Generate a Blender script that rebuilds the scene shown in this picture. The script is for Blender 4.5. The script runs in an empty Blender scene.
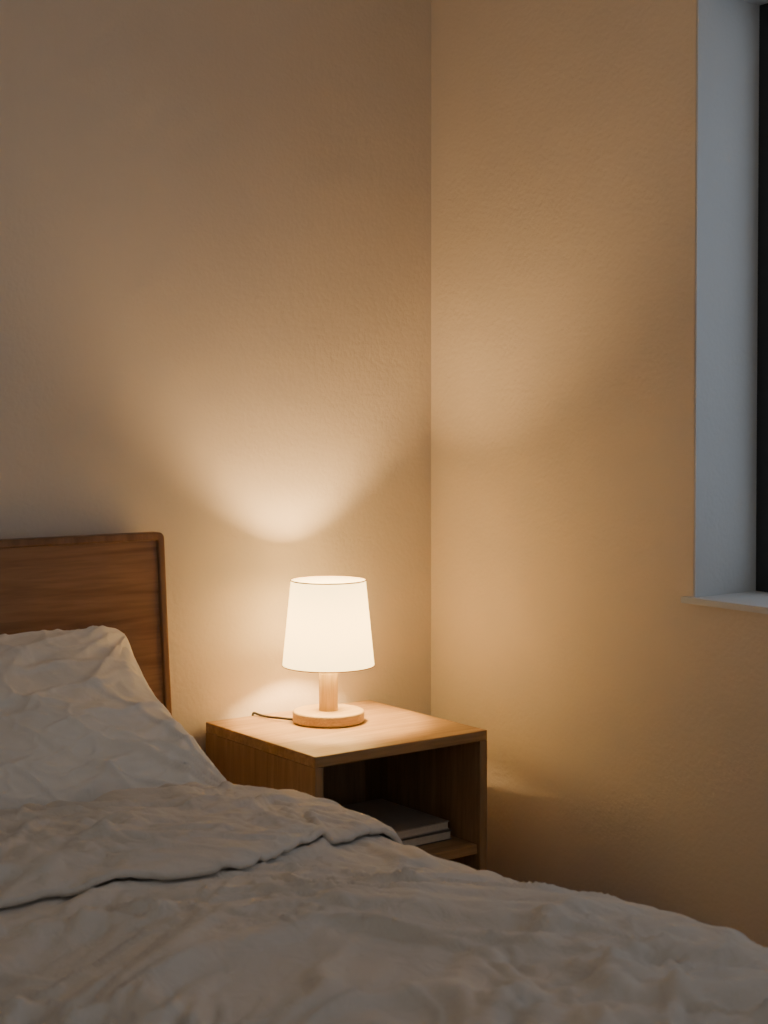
import bpy, bmesh, math
from mathutils import Vector, Matrix, noise

scene = bpy.context.scene
COL = scene.collection

# ------------------------------------------------------------------ helpers
def new_mat(name):
    m = bpy.data.materials.new(name); m.use_nodes = True
    nt = m.node_tree
    return m, nt, nt.nodes["Principled BSDF"], nt.nodes["Material Output"]

def ramp(nt, stops):
    r = nt.nodes.new("ShaderNodeValToRGB")
    e = r.color_ramp.elements
    e[0].position, e[0].color = stops[0][0], (*stops[0][1], 1)
    e[1].position, e[1].color = stops[-1][0], (*stops[-1][1], 1)
    for p, c in stops[1:-1]:
        n = e.new(p); n.color = (*c, 1)
    return r

def plain(name, col, rough=0.6, metal=0.0, var=0.06, nscale=30, bump=0.0):
    m, nt, b, o = new_mat(name)
    tc = nt.nodes.new("ShaderNodeTexCoord")
    n = nt.nodes.new("ShaderNodeTexNoise"); n.inputs["Scale"].default_value = nscale
    n.inputs["Detail"].default_value = 4
    nt.links.new(tc.outputs["Object"], n.inputs["Vector"])
    r = ramp(nt, [(0.3, tuple(c*(1-var) for c in col)), (0.7, tuple(min(1, c*(1+var)) for c in col))])
    nt.links.new(n.outputs["Fac"], r.inputs["Fac"])
    nt.links.new(r.outputs["Color"], b.inputs["Base Color"])
    b.inputs["Roughness"].default_value = rough
    b.inputs["Metallic"].default_value = metal
    return m

def wall_mat(name, col):
    m, nt, b, o = new_mat(name)
    tc = nt.nodes.new("ShaderNodeTexCoord")
    n1 = nt.nodes.new("ShaderNodeTexNoise"); n1.inputs["Scale"].default_value = 2.2; n1.inputs["Detail"].default_value = 5
    n2 = nt.nodes.new("ShaderNodeTexNoise"); n2.inputs["Scale"].default_value = 110; n2.inputs["Detail"].default_value = 4
    n3 = nt.nodes.new("ShaderNodeTexNoise"); n3.inputs["Scale"].default_value = 14; n3.inputs["Detail"].default_value = 4
    for n in (n1, n2, n3): nt.links.new(tc.outputs["Object"], n.inputs["Vector"])
    r = ramp(nt, [(0.3, tuple(c*0.95 for c in col)), (0.7, tuple(c*1.03 for c in col))])
    nt.links.new(n1.outputs["Fac"], r.inputs["Fac"])
    nt.links.new(r.outputs["Color"], b.inputs["Base Color"])
    b.inputs["Roughness"].default_value = 0.85
    b.inputs["Specular IOR Level"].default_value = 0.2
    b1 = nt.nodes.new("ShaderNodeBump"); b1.inputs["Strength"].default_value = 0.6; b1.inputs["Distance"].default_value = 0.0015
    b2 = nt.nodes.new("ShaderNodeBump"); b2.inputs["Strength"].default_value = 0.4; b2.inputs["Distance"].default_value = 0.004
    nt.links.new(n2.outputs["Fac"], b1.inputs["Height"])
    nt.links.new(n3.outputs["Fac"], b2.inputs["Height"])
    nt.links.new(b1.outputs["Normal"], b2.inputs["Normal"])
    nt.links.new(b2.outputs["Normal"], b.inputs["Normal"])
    return m

def wood(name, dark, light, axis='X', rough=0.42, scale=1.0):
    m, nt, b, o = new_mat(name)
    tc = nt.nodes.new("ShaderNodeTexCoord")
    mp = nt.nodes.new("ShaderNodeMapping")
    s = {'X': (1.2, 16, 16), 'Y': (16, 1.2, 16), 'Z': (16, 16, 1.2)}[axis]
    mp.inputs["Scale"].default_value = tuple(k*scale for k in s)
    nt.links.new(tc.outputs["Object"], mp.inputs["Vector"])
    n1 = nt.nodes.new("ShaderNodeTexNoise"); n1.inputs["Scale"].default_value = 1.3
    n1.inputs["Detail"].default_value = 6; n1.inputs["Distortion"].default_value = 1.2
    n2 = nt.nodes.new("ShaderNodeTexNoise"); n2.inputs["Scale"].default_value = 9
    n2.inputs["Detail"].default_value = 4; n2.inputs["Distortion"].default_value = 0.3
    nt.links.new(mp.outputs["Vector"], n1.inputs["Vector"]); nt.links.new(mp.outputs["Vector"], n2.inputs["Vector"])
    mid = tuple((a+c)/2 for a, c in zip(dark, light))
    r1 = ramp(nt, [(0.28, dark), (0.5, mid), (0.72, light)])
    nt.links.new(n1.outputs["Fac"], r1.inputs["Fac"])
    r2 = ramp(nt, [(0.35, (0.72, 0.70, 0.66)), (0.6, (1, 1, 1))])
    nt.links.new(n2.outputs["Fac"], r2.inputs["Fac"])
    mx = nt.nodes.new("ShaderNodeMix"); mx.data_type = 'RGBA'; mx.blend_type = 'MULTIPLY'
    mx.inputs["Factor"].default_value = 0.7
    nt.links.new(r1.outputs["Color"], mx.inputs["A"]); nt.links.new(r2.outputs["Color"], mx.inputs["B"])
    nt.links.new(mx.outputs["Result"], b.inputs["Base Color"])
    b.inputs["Roughness"].default_value = rough
    bp = nt.nodes.new("ShaderNodeBump"); bp.inputs["Strength"].default_value = 0.15; bp.inputs["Distance"].default_value = 0.001
    nt.links.new(n2.outputs["Fac"], bp.inputs["Height"]); nt.links.new(bp.outputs["Normal"], b.inputs["Normal"])
    return m

def fabric(name, col, fine=900, b2s=0.6):
    m, nt, b, o = new_mat(name)
    tc = nt.nodes.new("ShaderNodeTexCoord")
    n1 = nt.nodes.new("ShaderNodeTexNoise"); n1.inputs["Scale"].default_value = 6; n1.inputs["Detail"].default_value = 4
    n2 = nt.nodes.new("ShaderNodeTexNoise"); n2.inputs["Scale"].default_value = fine; n2.inputs["Detail"].default_value = 2
    n3 = nt.nodes.new("ShaderNodeTexNoise"); n3.inputs["Scale"].default_value = 22; n3.inputs["Detail"].default_value = 5
    n3.inputs["Distortion"].default_value = 0.8
    for n in (n1, n2, n3): nt.links.new(tc.outputs["Object"], n.inputs["Vector"])
    r = ramp(nt, [(0.3, tuple(c*0.95 for c in col)), (0.7, tuple(c*1.04 for c in col))])
    nt.links.new(n1.outputs["Fac"], r.inputs["Fac"]); nt.links.new(r.outputs["Color"], b.inputs["Base Color"])
    b.inputs["Roughness"].default_value = 0.9
    b.inputs["Specular IOR Level"].default_value = 0.15
    b.inputs["Sheen Weight"].default_value = 0.1
    b1 = nt.nodes.new("ShaderNodeBump"); b1.inputs["Strength"].default_value = 0.3; b1.inputs["Distance"].default_value = 0.0006
    b2 = nt.nodes.new("ShaderNodeBump"); b2.inputs["Strength"].default_value = b2s; b2.inputs["Distance"].default_value = 0.008
    nt.links.new(n2.outputs["Fac"], b1.inputs["Height"]); nt.links.new(n3.outputs["Fac"], b2.inputs["Height"])
    nt.links.new(b1.outputs["Normal"], b2.inputs["Normal"]); nt.links.new(b2.outputs["Normal"], b.inputs["Normal"])
    return m

def obj_from_bm(name, bm, mat, smooth=False):
    me = bpy.data.meshes.new(name); bm.to_mesh(me); bm.free()
    if mat: me.materials.append(mat)
    if smooth:
        for p in me.polygons: p.use_smooth = True
    ob = bpy.data.objects.new(name, me); COL.objects.link(ob)
    return ob

def boxes(name, lst, mat, bevel=0.0, seg=2):
    c = Vector((0, 0, 0)); n = 0
    for a, b in lst: c += Vector(a) + Vector(b); n += 2
    c /= n
    bm = bmesh.new()
    for a, b in lst:
        a = Vector(a); b = Vector(b)
        r = bmesh.ops.create_cube(bm, size=1)
        for v in r['verts']:
            v.co = Vector(((a[i]+b[i])/2 + v.co[i]*(b[i]-a[i]) for i in range(3))) - c
    ob = obj_from_bm(name, bm, mat); ob.location = c
    if bevel:
        md = ob.modifiers.new("bevel", 'BEVEL'); md.width = bevel; md.segments = seg; md.limit_method = 'ANGLE'
    return ob

def lathe(name, prof, mat, loc, seg=96, close=False):
    bm = bmesh.new(); rings = []
    for r, z in prof:
        if r < 1e-6: rings.append([bm.verts.new((0, 0, z))])
        else: rings.append([bm.verts.new((r*math.cos(2*math.pi*i/seg), r*math.sin(2*math.pi*i/seg), z)) for i in range(seg)])
    pairs = list(zip(rings[:-1], rings[1:]))
    if close: pairs.append((rings[-1], rings[0]))
    for a, b in pairs:
        for i in range(seg):
            j = (i+1) % seg
            if len(a) == 1: bm.faces.new((a[0], b[j], b[i]))
            elif len(b) == 1: bm.faces.new((a[i], a[j], b[0]))
            else: bm.faces.new((a[i], a[j], b[j], b[i]))
    bmesh.ops.recalc_face_normals(bm, faces=bm.faces)
    ob = obj_from_bm(name, bm, mat, True); ob.location = loc
    return ob

def empty(name, loc):
    e = bpy.data.objects.new(name, None); e.location = loc; e.empty_display_size = 0.1
    COL.objects.link(e); return e

def parent(e, *obs):
    for o in obs:
        o.parent = e
        o.matrix_parent_inverse = Matrix.Translation(-Vector(e.location))

def tube(name, pts, rad, mat):
    cu = bpy.data.curves.new(name, 'CURVE'); cu.dimensions = '3D'; cu.bevel_depth = rad; cu.bevel_resolution = 4
    sp = cu.splines.new('NURBS'); sp.points.add(len(pts)-1)
    for p, q in zip(sp.points, pts): p.co = (*q, 1)
    sp.use_endpoint_u = True; sp.order_u = 3; cu.resolution_u = 12
    cu.materials.append(mat)
    ob = bpy.data.objects.new(name, cu); COL.objects.link(ob); return ob

# ------------------------------------------------------------------ materials
M_wall = wall_mat("plaster_warm", (0.71, 0.63, 0.54))
M_reveal = wall_mat("plaster_white", (0.66, 0.68, 0.69))
M_ceil = plain("ceiling_paint", (0.7, 0.68, 0.65), 0.9)
M_floor = wood("floor_oak", (0.20, 0.12, 0.07), (0.34, 0.22, 0.13), 'Y', 0.5, 0.6)
M_head = wood("headboard_wood", (0.22, 0.105, 0.040), (0.42, 0.225, 0.095), 'X', 0.45, 0.8)
M_headz = wood("headboard_wood_upright", (0.18, 0.085, 0.032), (0.30, 0.155, 0.065), 'Z', 0.45, 0.8)
M_oak = wood("oak_top", (0.34, 0.21, 0.095), (0.56, 0.37, 0.185), 'X', 0.42)
M_oakz = wood("oak_side", (0.32, 0.19, 0.09), (0.48, 0.31, 0.16), 'Z', 0.5)
M_lampwood = wood("beech_lamp", (0.54, 0.40, 0.18), (0.66, 0.50, 0.24), 'Z', 0.45, 2)
M_lampbase = wood("beech_base", (0.52, 0.37, 0.17), (0.64, 0.47, 0.23), 'X', 0.45, 2)
M_duvet = fabric("linen_duvet", (0.72, 0.665, 0.60))
M_pillow = fabric("cotton_pillow", (0.83, 0.785, 0.725), b2s=0.35)
M_sheet = fabric("sheet", (0.6, 0.56, 0.52))
M_frame = plain("dark_window_frame", (0.03, 0.032, 0.035), 0.4)
M_cord = plain("black_cord", (0.02, 0.02, 0.02), 0.5)
M_paper = plain("book_pages", (0.70, 0.64, 0.55), 0.8, nscale=200)
M_cover1 = plain("book_cover_grey", (0.42, 0.38, 0.34), 0.5)
M_cover2 = plain("book_cover_dark", (0.16, 0.14, 0.13), 0.5)
M_metal = plain("lamp_wire", (0.5, 0.5, 0.5), 0.35, 0.9)
M_rim = plain("shade_rim", (0.42, 0.27, 0.15), 0.7)

M_shade, nt, b, out = new_mat("lamp_shade_fabric")
nt.nodes.remove(b)
dif = nt.nodes.new("ShaderNodeBsdfDiffuse"); dif.inputs["Color"].default_value = (0.85, 0.78, 0.62, 1)
trl = nt.nodes.new("ShaderNodeBsdfTranslucent"); trl.inputs["Color"].default_value = (0.9, 0.78, 0.48, 1)
mix = nt.nodes.new("ShaderNodeMixShader"); mix.inputs[0].default_value = 0.30
em = nt.nodes.new("ShaderNodeEmission"); em.inputs["Color"].default_value = (1.0, 0.72, 0.30, 1); em.inputs["Strength"].default_value = 4.0
add = nt.nodes.new("ShaderNodeAddShader")
nt.links.new(dif.outputs[0], mix.inputs[1]); nt.links.new(trl.outputs[0], mix.inputs[2])
nt.links.new(mix.outputs[0], add.inputs[0]); nt.links.new(em.outputs[0], add.inputs[1])
nt.links.new(add.outputs[0], out.inputs[0])

M_bulb, nt, b, out = new_mat("bulb_glow")
b.inputs["Base Color"].default_value = (1, 0.9, 0.75, 1)
b.inputs["Emission Color"].default_value = (1.0, 0.61, 0.25, 1)
b.inputs["Emission Strength"].default_value = 1050

M_glass, nt, b, out = new_mat("window_glass")
nt.nodes.remove(b)
tr = nt.nodes.new("ShaderNodeBsdfTransparent"); gl = nt.nodes.new("ShaderNodeBsdfGlossy"); gl.inputs["Roughness"].default_value = 0.02
mx = nt.nodes.new("ShaderNodeMixShader"); mx.inputs[0].default_value = 0.08
nt.links.new(tr.outputs[0], mx.inputs[1]); nt.links.new(gl.outputs[0], mx.inputs[2]); nt.links.new(mx.outputs[0], out.inputs[0])

# ------------------------------------------------------------------ room
XL, YB, ZC = -3.8, -4.2, 2.6
WY0, WY1, WZ0, WZ1 = -2.3, -0.833, 0.80, 1.985
T = 0.25
boxes("wall_left", [((XL, 0, 0), (T, 0.15, ZC))], M_wall)
boxes("wall_right", [((0, WY1, 0), (T, 0, ZC)), ((0, YB, 0), (T, WY0, ZC)),
                     ((0, WY0, 0), (T, WY1, WZ0)), ((0, WY0, WZ1), (T, WY1, ZC))], M_wall)
boxes("floor", [((XL, YB, -0.1), (T, 0.15, 0))], M_floor)
boxes("ceiling", [((XL, YB, ZC), (T, 0.15, ZC+0.1))], M_ceil)
e = 0.004
boxes("trim_1", [((0.001, WY1-e, WZ0), (0.180, WY1, WZ1)), ((0.001, WY0, WZ0), (0.180, WY0+e, WZ1)),
                 ((0.001, WY0, WZ1-e), (0.180, WY1, WZ1))], M_reveal)
boxes("trim_2", [((-0.016, WY0-0.02, WZ0-0.008), (0.0, WY1+0.018, WZ0+0.004)),
                 ((0.0, WY0, WZ0-0.0), (0.180, WY1, WZ0+0.004))], M_reveal)
w = empty("window_1", (0.2, (WY0+WY1)/2, (WZ0+WZ1)/2))
f = 0.05
fr = boxes("frame", [((0.180, WY1-f, WZ0), (0.235, WY1, WZ1)), ((0.180, WY0, WZ0), (0.235, WY0+f, WZ1)),
                     ((0.180, WY0+f, WZ0), (0.235, WY1-f, WZ0+f)), ((0.180, WY0+f, WZ1-f), (0.235, WY1-f, WZ1)),
                     ((0.185, -1.60, WZ0+f), (0.23, -1.54, WZ1-f))], M_frame, 0.003)
gp = boxes("glass", [((0.205, WY0+f, WZ0+f), (0.210, WY1-f, WZ1-f))], M_glass)
parent(w, fr, gp)
boxes("baseboard_left", [((XL, -0.012, 0), (0, 0, 0.07))], M_reveal, 0.003)
boxes("baseboard_right", [((-0.012, YB, 0), (0, -0.012, 0.07))], M_reveal, 0.003)

# ------------------------------------------------------------------ nightstand
nx0, nx1, ny0, ny1, nz = -0.626, -0.192, -0.438, -0.014, 0.50
t = 0.02
ns = empty("nightstand", ((nx0+nx1)/2, (ny0+ny1)/2, 0))
parts = [
    boxes("top", [((nx0, ny0, nz-0.022), (nx1, ny1, nz))], M_oak, 0.002),
    boxes("side_left", [((nx0, ny0, 0.03), (nx0+t, ny1, nz-0.022))], M_oakz, 0.0015),
    boxes("side_right", [((nx1-t, ny0, 0.03), (nx1, ny1, nz-0.022))], M_oakz, 0.0015),
    boxes("back", [((nx0+t, ny1-0.012, 0.05), (nx1-t, ny1, nz-0.022))], M_oakz, 0),
    boxes("shelf", [((nx0+t, ny0+0.008, 0.24), (nx1-t, ny1-0.012, 0.26))], M_oak, 0.0015),
    boxes("bottom", [((nx0+t, ny0+0.004, 0.05), (nx1-t, ny1-0.012, 0.07))], M_oak, 0.0015),
    boxes("feet", [((nx0+0.003, ny0+0.03, 0), (nx0+0.03, ny0+0.06, 0.03)), ((nx1-0.03, ny0+0.03, 0), (nx1-0.003, ny0+0.06, 0.03)),
                   ((nx0+0.003, ny1-0.06, 0), (nx0+0.03, ny1-0.03, 0.03)), ((nx1-0.03, ny1-0.06, 0), (nx1-0.003, ny1-0.03, 0.03))], M_oakz)]
parent(ns, *parts)

def book(name, x0, x1, y0, y1, z0, h, cover, rot):
    cx, cy = (x0+x1)/2, (y0+y1)/2
    em_ = empty(name, (cx, cy, z0))
    c = boxes("cover", [((x0, y0, z0), (x1, y1, z0+0.0022)), ((x0, y0, z0+h-0.0022), (x1, y1, z0+h)),
                        ((x0, y0, z0+0.0022), (x0+0.003, y1, z0+h-0.0022))], cover, 0.0006)
    p = boxes("pages", [((x0+0.003, y0+0.002, z0+0.0022), (x1-0.003, y1-0.003, z0+h-0.0022))], M_paper)
    parent(em_, c, p); em_.rotation_euler[2] = rot
book("book", -0.425, -0.232, -0.37, -0.12, 0.2605, 0.020, M_cover2, 0.0)
book("book.001", -0.425, -0.236, -0.365, -0.125, 0.281, 0.018, M_cover1, 0.02)

# ------------------------------------------------------------------ table lamp
LX, LY = -0.409, -0.165
lamp = empty("table_lamp", (LX, LY, nz))
base = lathe("base", [(0, 0), (0.074, 0), (0.0765, 0.0015), (0.0775, 0.004), (0.0775, 0.020), (0.0762, 0.0232), (0.073, 0.0245), (0, 0.0245)], M_lampbase, (LX, LY, nz))
stem = lathe("stem", [(0, 0.0245), (0.0205, 0.0245), (0.0205, 0.145), (0.019, 0.147), (0, 0.147)], M_lampwood, (LX, LY, nz), 48)
sock = lathe("socket", [(0, 0.147), (0.012, 0.147), (0.012, 0.188), (0, 0.188)], M_metal, (LX, LY, nz), 32)
BR, BZ = 0.022, 0.219
bulb = lathe("bulb", [(0, 0.188), (0.011, 0.188), (0.014, 0.196)] +
             [(BR*math.sin(a), BZ-BR*math.cos(a)) for a in [math.pi*(0.3+0.7*i/14) for i in range(14)]] + [(0, BZ+BR)], M_bulb, (LX, LY, nz), 40)
zb, zt, rb, rt, th = 0.122, 0.305, 0.0990, 0.0805, 0.0012
shade = lathe("shade", [(rb, zb), (rt, zt), (rt-th, zt), (rb-th, zb)], M_shade, (LX, LY, nz), 128, True)
def ring(name, r, z, rr):
    pr = [(r+rr*math.cos(2*math.pi*i/8), z+rr*1.3*math.sin(2*math.pi*i/8)) for i in range(8)]
    return lathe(name, pr, M_rim, (LX, LY, nz), 96, True)
r1 = ring("rim_top", rt, zt, 0.0011); r2 = ring("rim_bottom", rb, zb, 0.0009)
spk = []
for k in range(3):
    a = 2*math.pi*k/3 + 0.4
    spk.append(tube("spoke_%d" % k, [(LX+0.013*math.cos(a), LY+0.013*math.sin(a), nz+0.155), (LX+0.05*math.cos(a), LY+0.05*math.sin(a), nz+0.150),
                              (LX+0.0955*math.cos(a), LY+0.0955*math.sin(a), nz+0.142)], 0.0012, M_metal))
cord = tube("cord", [(LX-0.066, LY+0.035, nz+0.006), (LX-0.085, LY+0.055, nz+0.008), (LX-0.092, LY+0.10, nz+0.004), (LX-0.094, LY+0.135, nz+0.004),
                     (LX-0.094, LY+0.158, nz+0.006), (LX-0.094, -0.006, nz-0.01), (LX-0.094, -0.006, nz-0.1), (LX-0.096, -0.006, 0.25)], 0.0028, M_cord)
parent(lamp, base, stem, sock, bulb, shade, r1, r2, cord, *spk)

# ------------------------------------------------------------------ bed
BX0, BX1, BY0, BY1 = -1.96, -0.79, -2.10, -0.09
bed = empty("bed", ((BX0+BX1)/2, (BY0+BY1)/2, 0))
mattress = boxes("mattress", [((BX0, BY0, 0.22), (BX1, BY1, 0.425))], M_sheet, 0.05, 6)
for p in mattress.data.polygons: p.use_smooth = True
rails = boxes("frame", [((BX0-0.02, BY0-0.03, 0.12), (BX0+0.01, BY1, 0.24)), ((BX1-0.01, BY0-0.03, 0.12), (BX1+0.02, BY1, 0.24)),
                        ((BX0+0.01, BY0-0.03, 0.12), (BX1-0.01, BY0, 0.24)), ((BX0, BY0, 0.17), (BX1, BY1, 0.215))], M_head, 0.003)
legs = boxes("legs", [((x, y, 0), (x+0.05, y+0.05, 0.12)) for x in (BX0, BX1-0.05) for y in (BY0, BY1-0.05)], M_headz, 0.003)

def headboard():
    hx0, hx1, zt_, zb_ = -1.985, -0.746, 0.917, 0.16
    def outline(inset, rc):
        pts = []
        x0, x1, z1, z0 = hx0+inset, hx1-inset, zt_-inset, zb_
        pts.append((x0, z0)); 
        for i in range(9):
            a = math.pi - math.pi/2*i/8; pts.append((x0+rc+rc*math.cos(a), z1-rc+rc*math.sin(a)))
        for i in range(9):
            a = math.pi/2 - math.pi/2*i/8; pts.append((x1-rc+rc*math.cos(a), z1-rc+rc*math.sin(a)))
        pts.append((x1, z0)); return pts
    lean = lambda z: -0.058 - (0.90 - z)*0.085
    def slab(name, pts, dy0, dy1, mat, bev):
        bm = bmesh.new()
        fr_ = [bm.verts.new((x, lean(z)+dy0, z)) for x, z in pts]
        bk = [bm.verts.new((x, lean(z)+dy1, z)) for x, z in pts]
        n = len(pts)
        bm.faces.new(fr_); bm.faces.new(list(reversed(bk)))
        for i in range(n):
            j = (i+1) % n; bm.faces.new((fr_[j], fr_[i], bk[i], bk[j]))
        bmesh.ops.recalc_face_normals(bm, faces=bm.faces)
        o = obj_from_bm(name, bm, mat)
        md = o.modifiers.new("bevel", 'BEVEL'); md.width = bev; md.segments = 3; md.limit_method = 'ANGLE'; md.angle_limit = 0.9
        return o
    panel = slab("headboard_panel", outline(0.004, 0.010), 0.006, 0.030, M_head, 0.001)
    o1 = outline(0.0, 0.012); o2 = outline(0.016, 0.005)
    bm = bmesh.new()
    A = [bm.verts.new((x, lean(z), z)) for x, z in o1]; B = [bm.verts.new((x, lean(z), z)) for x, z in o2]
    C = [bm.verts.new((x, lean(z)+0.032, z)) for x, z in o1]; D = [bm.verts.new((x, lean(z)+0.032, z)) for x, z in o2]
    for i in range(len(o1)-1):
        j = i+1
        bm.faces.new((A[i], A[j], B[j], B[i])); bm.faces.new((C[j], C[i], D[i], D[j]))
        bm.faces.new((A[j], A[i], C[i], C[j])); bm.faces.new((B[i], B[j], D[j], D[i]))
    bm.faces.new((A[0], B[0], D[0], C[0])); bm.faces.new((A[-1], C[-1], D[-1], B[-1]))
    bmesh.ops.recalc_face_normals(bm, faces=bm.faces)
    rail = obj_from_bm("headboard_rail", bm, M_headz)
    md = rail.modifiers.new("bevel", 'BEVEL'); md.width = 0.004; md.segments = 3; md.limit_method = 'ANGLE'; md.angle_limit = 0.9
    hl = boxes("headboard_legs", [((hx0+0.05, -0.1, 0), (hx0+0.1, -0.06, 0.2)), ((hx1-0.1, -0.1, 0), (hx1-0.05, -0.06, 0.2))], M_headz)
    return panel, rail, hl
parent(bed, mattress, rails, legs, *headboard())

# ------------------------------------------------------------------ cloth wrinkles
def N(x, y, z=0.0): return noise.noise(Vector((x, y, z)))
def sm(x): 
    x = max(0.0, min(1.0, x)); return x*x*(3-2*x)
def ridge(v, k=0.35):
    v = abs(v)/k
    return math.exp(-v*v*2.2)
def wrinkle(x, y, seed=0.0, g=1.0, base=0.014):
    wx = x + 0.14*N(x*2.6+seed, y*2.6, 3.1) + 0.03*N(x*9, y*9+seed, 1.1)
    wy = y + 0.14*N(x*2.6, y*2.6+seed, 7.7) + 0.03*N(x*9+seed, y*9, 5.1)
    h = base*N(wx*2.6, wy*3.4, seed)
    for (c_, s_, fa, fb, amp, wd_, z0) in ((0.30, 0.95, 6.0, 1.8, 0.012, 0.13, 11), (-0.45, 0.90, 8.0, 2.4, 0.011, 0.13, 21),
                                           (0.75, 0.65, 10.0, 3.0, 0.008, 0.13, 71), (0.05, 1.0, 16.0, 4.0, 0.008, 0.14, 91)):
        a = wx*c_ + wy*s_; b_ = -wx*s_ + wy*c_
        msk = 0.5+0.5*math.tanh(5*N(x*2.7+z0, y*2.7, 31+seed)+0.5)
        h += g*amp*(ridge(N(a*fa, b_*fb, z0+seed), wd_)-0.25)*msk
    h += g*0.0045*ridge(N(wx*17, wy*24, 51+seed), 0.13)*(0.5+0.5*math.tanh(5*N(x*3.3, y*3.3, 61+seed)+0.3))
    h += g*0.003*N(wx*20, wy*28, seed)
    return h

# ------------------------------------------------------------------ duvet
def duvet():
    x0 = -1.3625; hw = 0.655; R = 0.085; zt_ = 0.470; zlow = 0.17
    flat = hw-R; arc = R*math.pi/2; drop = zt_-R-zlow; L = flat+arc+drop
    def prof(s):
        sg = 1 if s >= 0 else -1; d = abs(s)
        if d < flat: return x0+sg*d, zt_ + 0.055*(1-(d/flat)**2.2), 0.0, 1.0
        if d < flat+arc:
            a = (d-flat)/R
            return x0+sg*(flat+R*math.sin(a)), zt_-R+R*math.cos(a), sg*math.sin(a), math.cos(a)
        q = d-flat-arc
        return x0+sg*(hw+0.02*q/drop), zt_-R-q, sg*1.0, 0.0
    yh, yf = -0.645, -2.16
    path = []
    n = 230
    for i in range(n+1):
        y = yf + (yh-yf)*i/n; path.append((y, 0.0, 0))
    rr = 0.017
    for i in range(1, 14):
        a = math.pi*i/14; path.append((yh+rr*1.2*math.sin(a), rr-rr*math.cos(a), 1))
    yend = -1.04
    m = 72
    for i in range(m+1):
        k = i/m; path.append((yh+(yend-yh)*k, 2*rr-0.014*k, 2+k))
    NS = 380
    bm = bmesh.new(); grid = []
    for pi_, (y, off, lay) in enumerate(path):
        row = []
        for j in range(NS+1):
            s = -L + 2*L*j/NS
            yy = y
            if lay >= 2:
                k = lay-2
                yy += k*(0.012*N(s*2.3, 4.0, 1.0) + 0.003*N(s*7, 9.0, 2.0)) + k*min(0.17, 0.36*max(0, s-0.20))
            if lay >= 1 or y > yh-0.1:
                yy += 0.014*N(s*3.1, 1.0, 9.0)
            x, z, nxn, nzn = prof(s)
            g = -0.042 + 0.072*sm((-0.65-yy)/0.95)
            x += g*sm((s-0.1)/0.5)
            z += 0.012*sm((-1.1-yy)/0.5)*sm((s-0.1)/0.4)
            h = off
            amp = 1.0 - 0.5*sm((abs(s)-flat+0.10)/0.15)
            # calmer cloth right under the hem line of the fold
            yhem = yend + min(0.17, 0.36*max(0, s-0.20))
            calm = 1-0.45*math.exp(-((yy-yhem)/0.05)**2)
            w0 = wrinkle(s, yy, 0.0, 1.25)*amp*calm
            if lay < 2: w1 = w0
            else:
                k = min(1, (lay-2)*3)
                w1 = w0*(1-k) + k*(0.75*w0 + 0.45*amp*wrinkle(s, yy, 40.0, 1.2)+0.002)
                kk = sm((lay-2.75)/0.2)
                w1 = w1*(1-kk) + kk*(w0+0.001)
                h -= 0.006*sm((lay-2.94)/0.06)
            h += w1
            drp = 0.0
            if yy < -2.06: drp = ((-2.06-yy)/0.1)**2*0.06
            hang = max(0, abs(s)-flat-arc*0.6)
            h += 0.10*hang*N(yy*5.5, s*1.2, 77.0)
            row.append(bm.verts.new((x+nxn*h, yy, z+nzn*h-drp + 0.010*N(yy*1.7, 5.5, 2.2))))
        grid.append(row)
    for a in range(len(grid)-1):
        for j in range(NS):
            bm.faces.new((grid[a][j], grid[a][j+1], grid[a+1][j+1], grid[a+1][j]))
    bmesh.ops.recalc_face_normals(bm, faces=bm.faces)
    ob = obj_from_bm("duvet", bm, M_duvet, True)
    md = ob.modifiers.new("solid", 'SOLIDIFY'); md.thickness = 0.010; md.offset = 0
    return ob
duvet()

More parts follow.
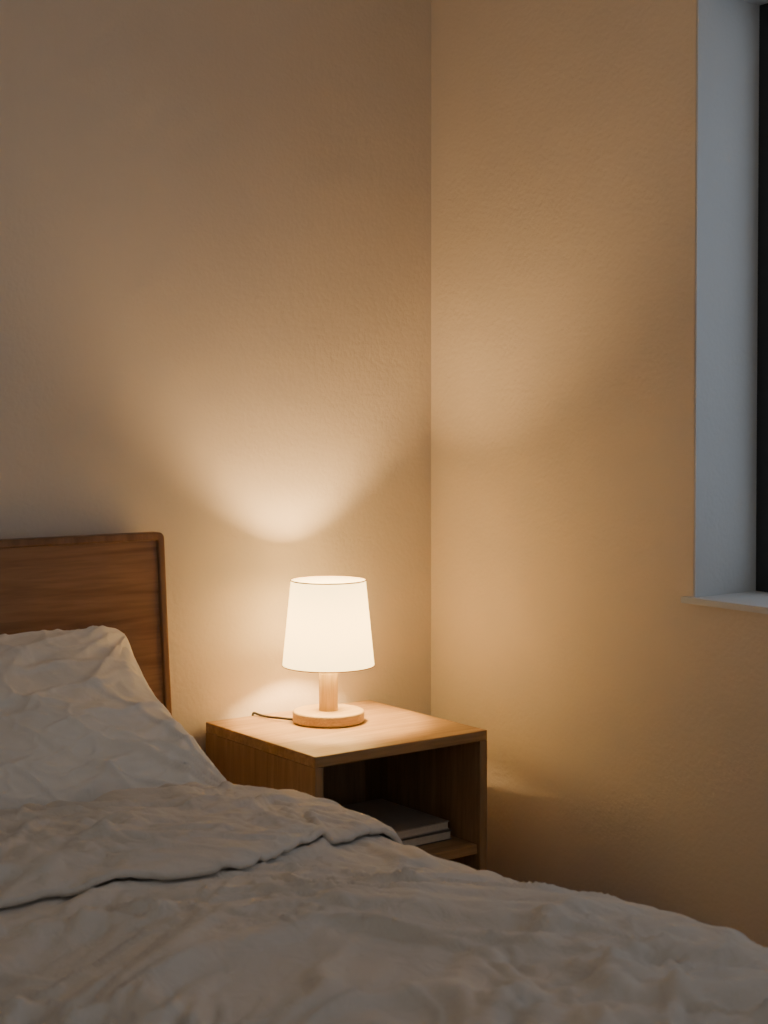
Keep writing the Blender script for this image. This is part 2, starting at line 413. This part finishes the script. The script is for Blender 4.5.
# ------------------------------------------------------------------ pillow
def pillow():
    W, H, Tk = 0.73, 0.54, 0.100
    n = 170; bm = bmesh.new()
    top = {}; bot = {}
    for i in range(n+1):
        for j in range(n+1):
            u = -1+2*i/n; v = -1+2*j/n
            cu = 1-0.03*(abs(u)*abs(v))**6
            pin = 0.07
            x = u*W/2*(1-pin*(1-abs(v)**2.5)*abs(u)**3)*cu
            y = v*H/2*(1-pin*(1-abs(u)**2.5)*abs(v)**3)*cu
            f_ = max(0.0, (1-abs(u)**2.4)*(1-abs(v)**2.2))**0.5
            edge = min(1, (1-max(abs(u), abs(v)))*5)
            cr = 0
            for cx, cy in ((1, 1), (-1, 1), (1, -1), (-1, -1)):
                dx = cx*W/2-x; dy = cy*H/2-y; dd = math.hypot(dx, dy); an = math.atan2(dy*cy, dx*cx)
                cr += math.exp(-dd*5)*ridge(N(an*4.0, dd*0.8, cx*3+cy*7), 0.2)*0.022
            wv = edge*(wrinkle(x*0.8+5, y*0.8+2, 80.0, 0.85, 0.02) + cr)
            zt2 = Tk*f_ + wv
            zb2 = -Tk*0.7*f_ - wv*0.3
            bend = 0.16*max(0, v+0.15)**2*H*0.5
            hem = 0.006*N(u*4, v*4, 3)
            if i in (0, n) or j in (0, n):
                vt = bm.verts.new((x, y, bend+hem)); top[i, j] = vt; bot[i, j] = vt
            else:
                top[i, j] = bm.verts.new((x, y, zt2+bend+hem)); bot[i, j] = bm.verts.new((x, y, zb2+bend+hem))
    for i in range(n):
        for j in range(n):
            bm.faces.new((top[i, j], top[i+1, j], top[i+1, j+1], top[i, j+1]))
            bm.faces.new((bot[i, j], bot[i, j+1], bot[i+1, j+1], bot[i+1, j]))
    bmesh.ops.recalc_face_normals(bm, faces=bm.faces)
    ob = obj_from_bm("pillow", bm, M_pillow, True)
    ob.location = (-1.240, -0.355, 0.581)
    ob.rotation_euler = (math.radians(20.5), math.radians(0), math.radians(-1.5))
    return ob
pillow()

# ------------------------------------------------------------------ world : dim room light behind, dusk sky on the window side
wd = bpy.data.worlds.new("dusk"); scene.world = wd; wd.use_nodes = True
nt = wd.node_tree; bg = nt.nodes["Background"]
tc = nt.nodes.new("ShaderNodeTexCoord"); sp = nt.nodes.new("ShaderNodeSeparateXYZ")
nt.links.new(tc.outputs["Generated"], sp.inputs[0])
rp = ramp(nt, [(0.0, (0.225, 0.212, 0.195)), (1.0, (0.72, 0.83, 0.98))])
rp.color_ramp.interpolation = 'EASE'
mr = nt.nodes.new("ShaderNodeMapRange"); mr.inputs["From Min"].default_value = -0.15; mr.inputs["From Max"].default_value = 0.7
nt.links.new(sp.outputs["X"], mr.inputs["Value"]); nt.links.new(mr.outputs["Result"], rp.inputs["Fac"])
nt.links.new(rp.outputs["Color"], bg.inputs["Color"]); bg.inputs["Strength"].default_value = 1.0

# ------------------------------------------------------------------ camera
cam = bpy.data.cameras.new("camera"); co = bpy.data.objects.new("camera", cam); COL.objects.link(co)
co.location = (-2.262, -2.89, 1.16)
yaw = -math.atan2(0.592, 0.806)
tilt = math.radians(1.5)
co.rotation_euler = (math.pi/2 - tilt, 0, yaw)
cam.sensor_fit = 'VERTICAL'; cam.sensor_height = 36; cam.sensor_width = 27
cam.lens = 1535/1024*36
cam.shift_y = -(97-1535*math.tan(tilt))/1024
cam.clip_start = 0.05
cam.dof.use_dof = True; cam.dof.focus_distance = 3.3; cam.dof.aperture_fstop = 7.0
scene.camera = co
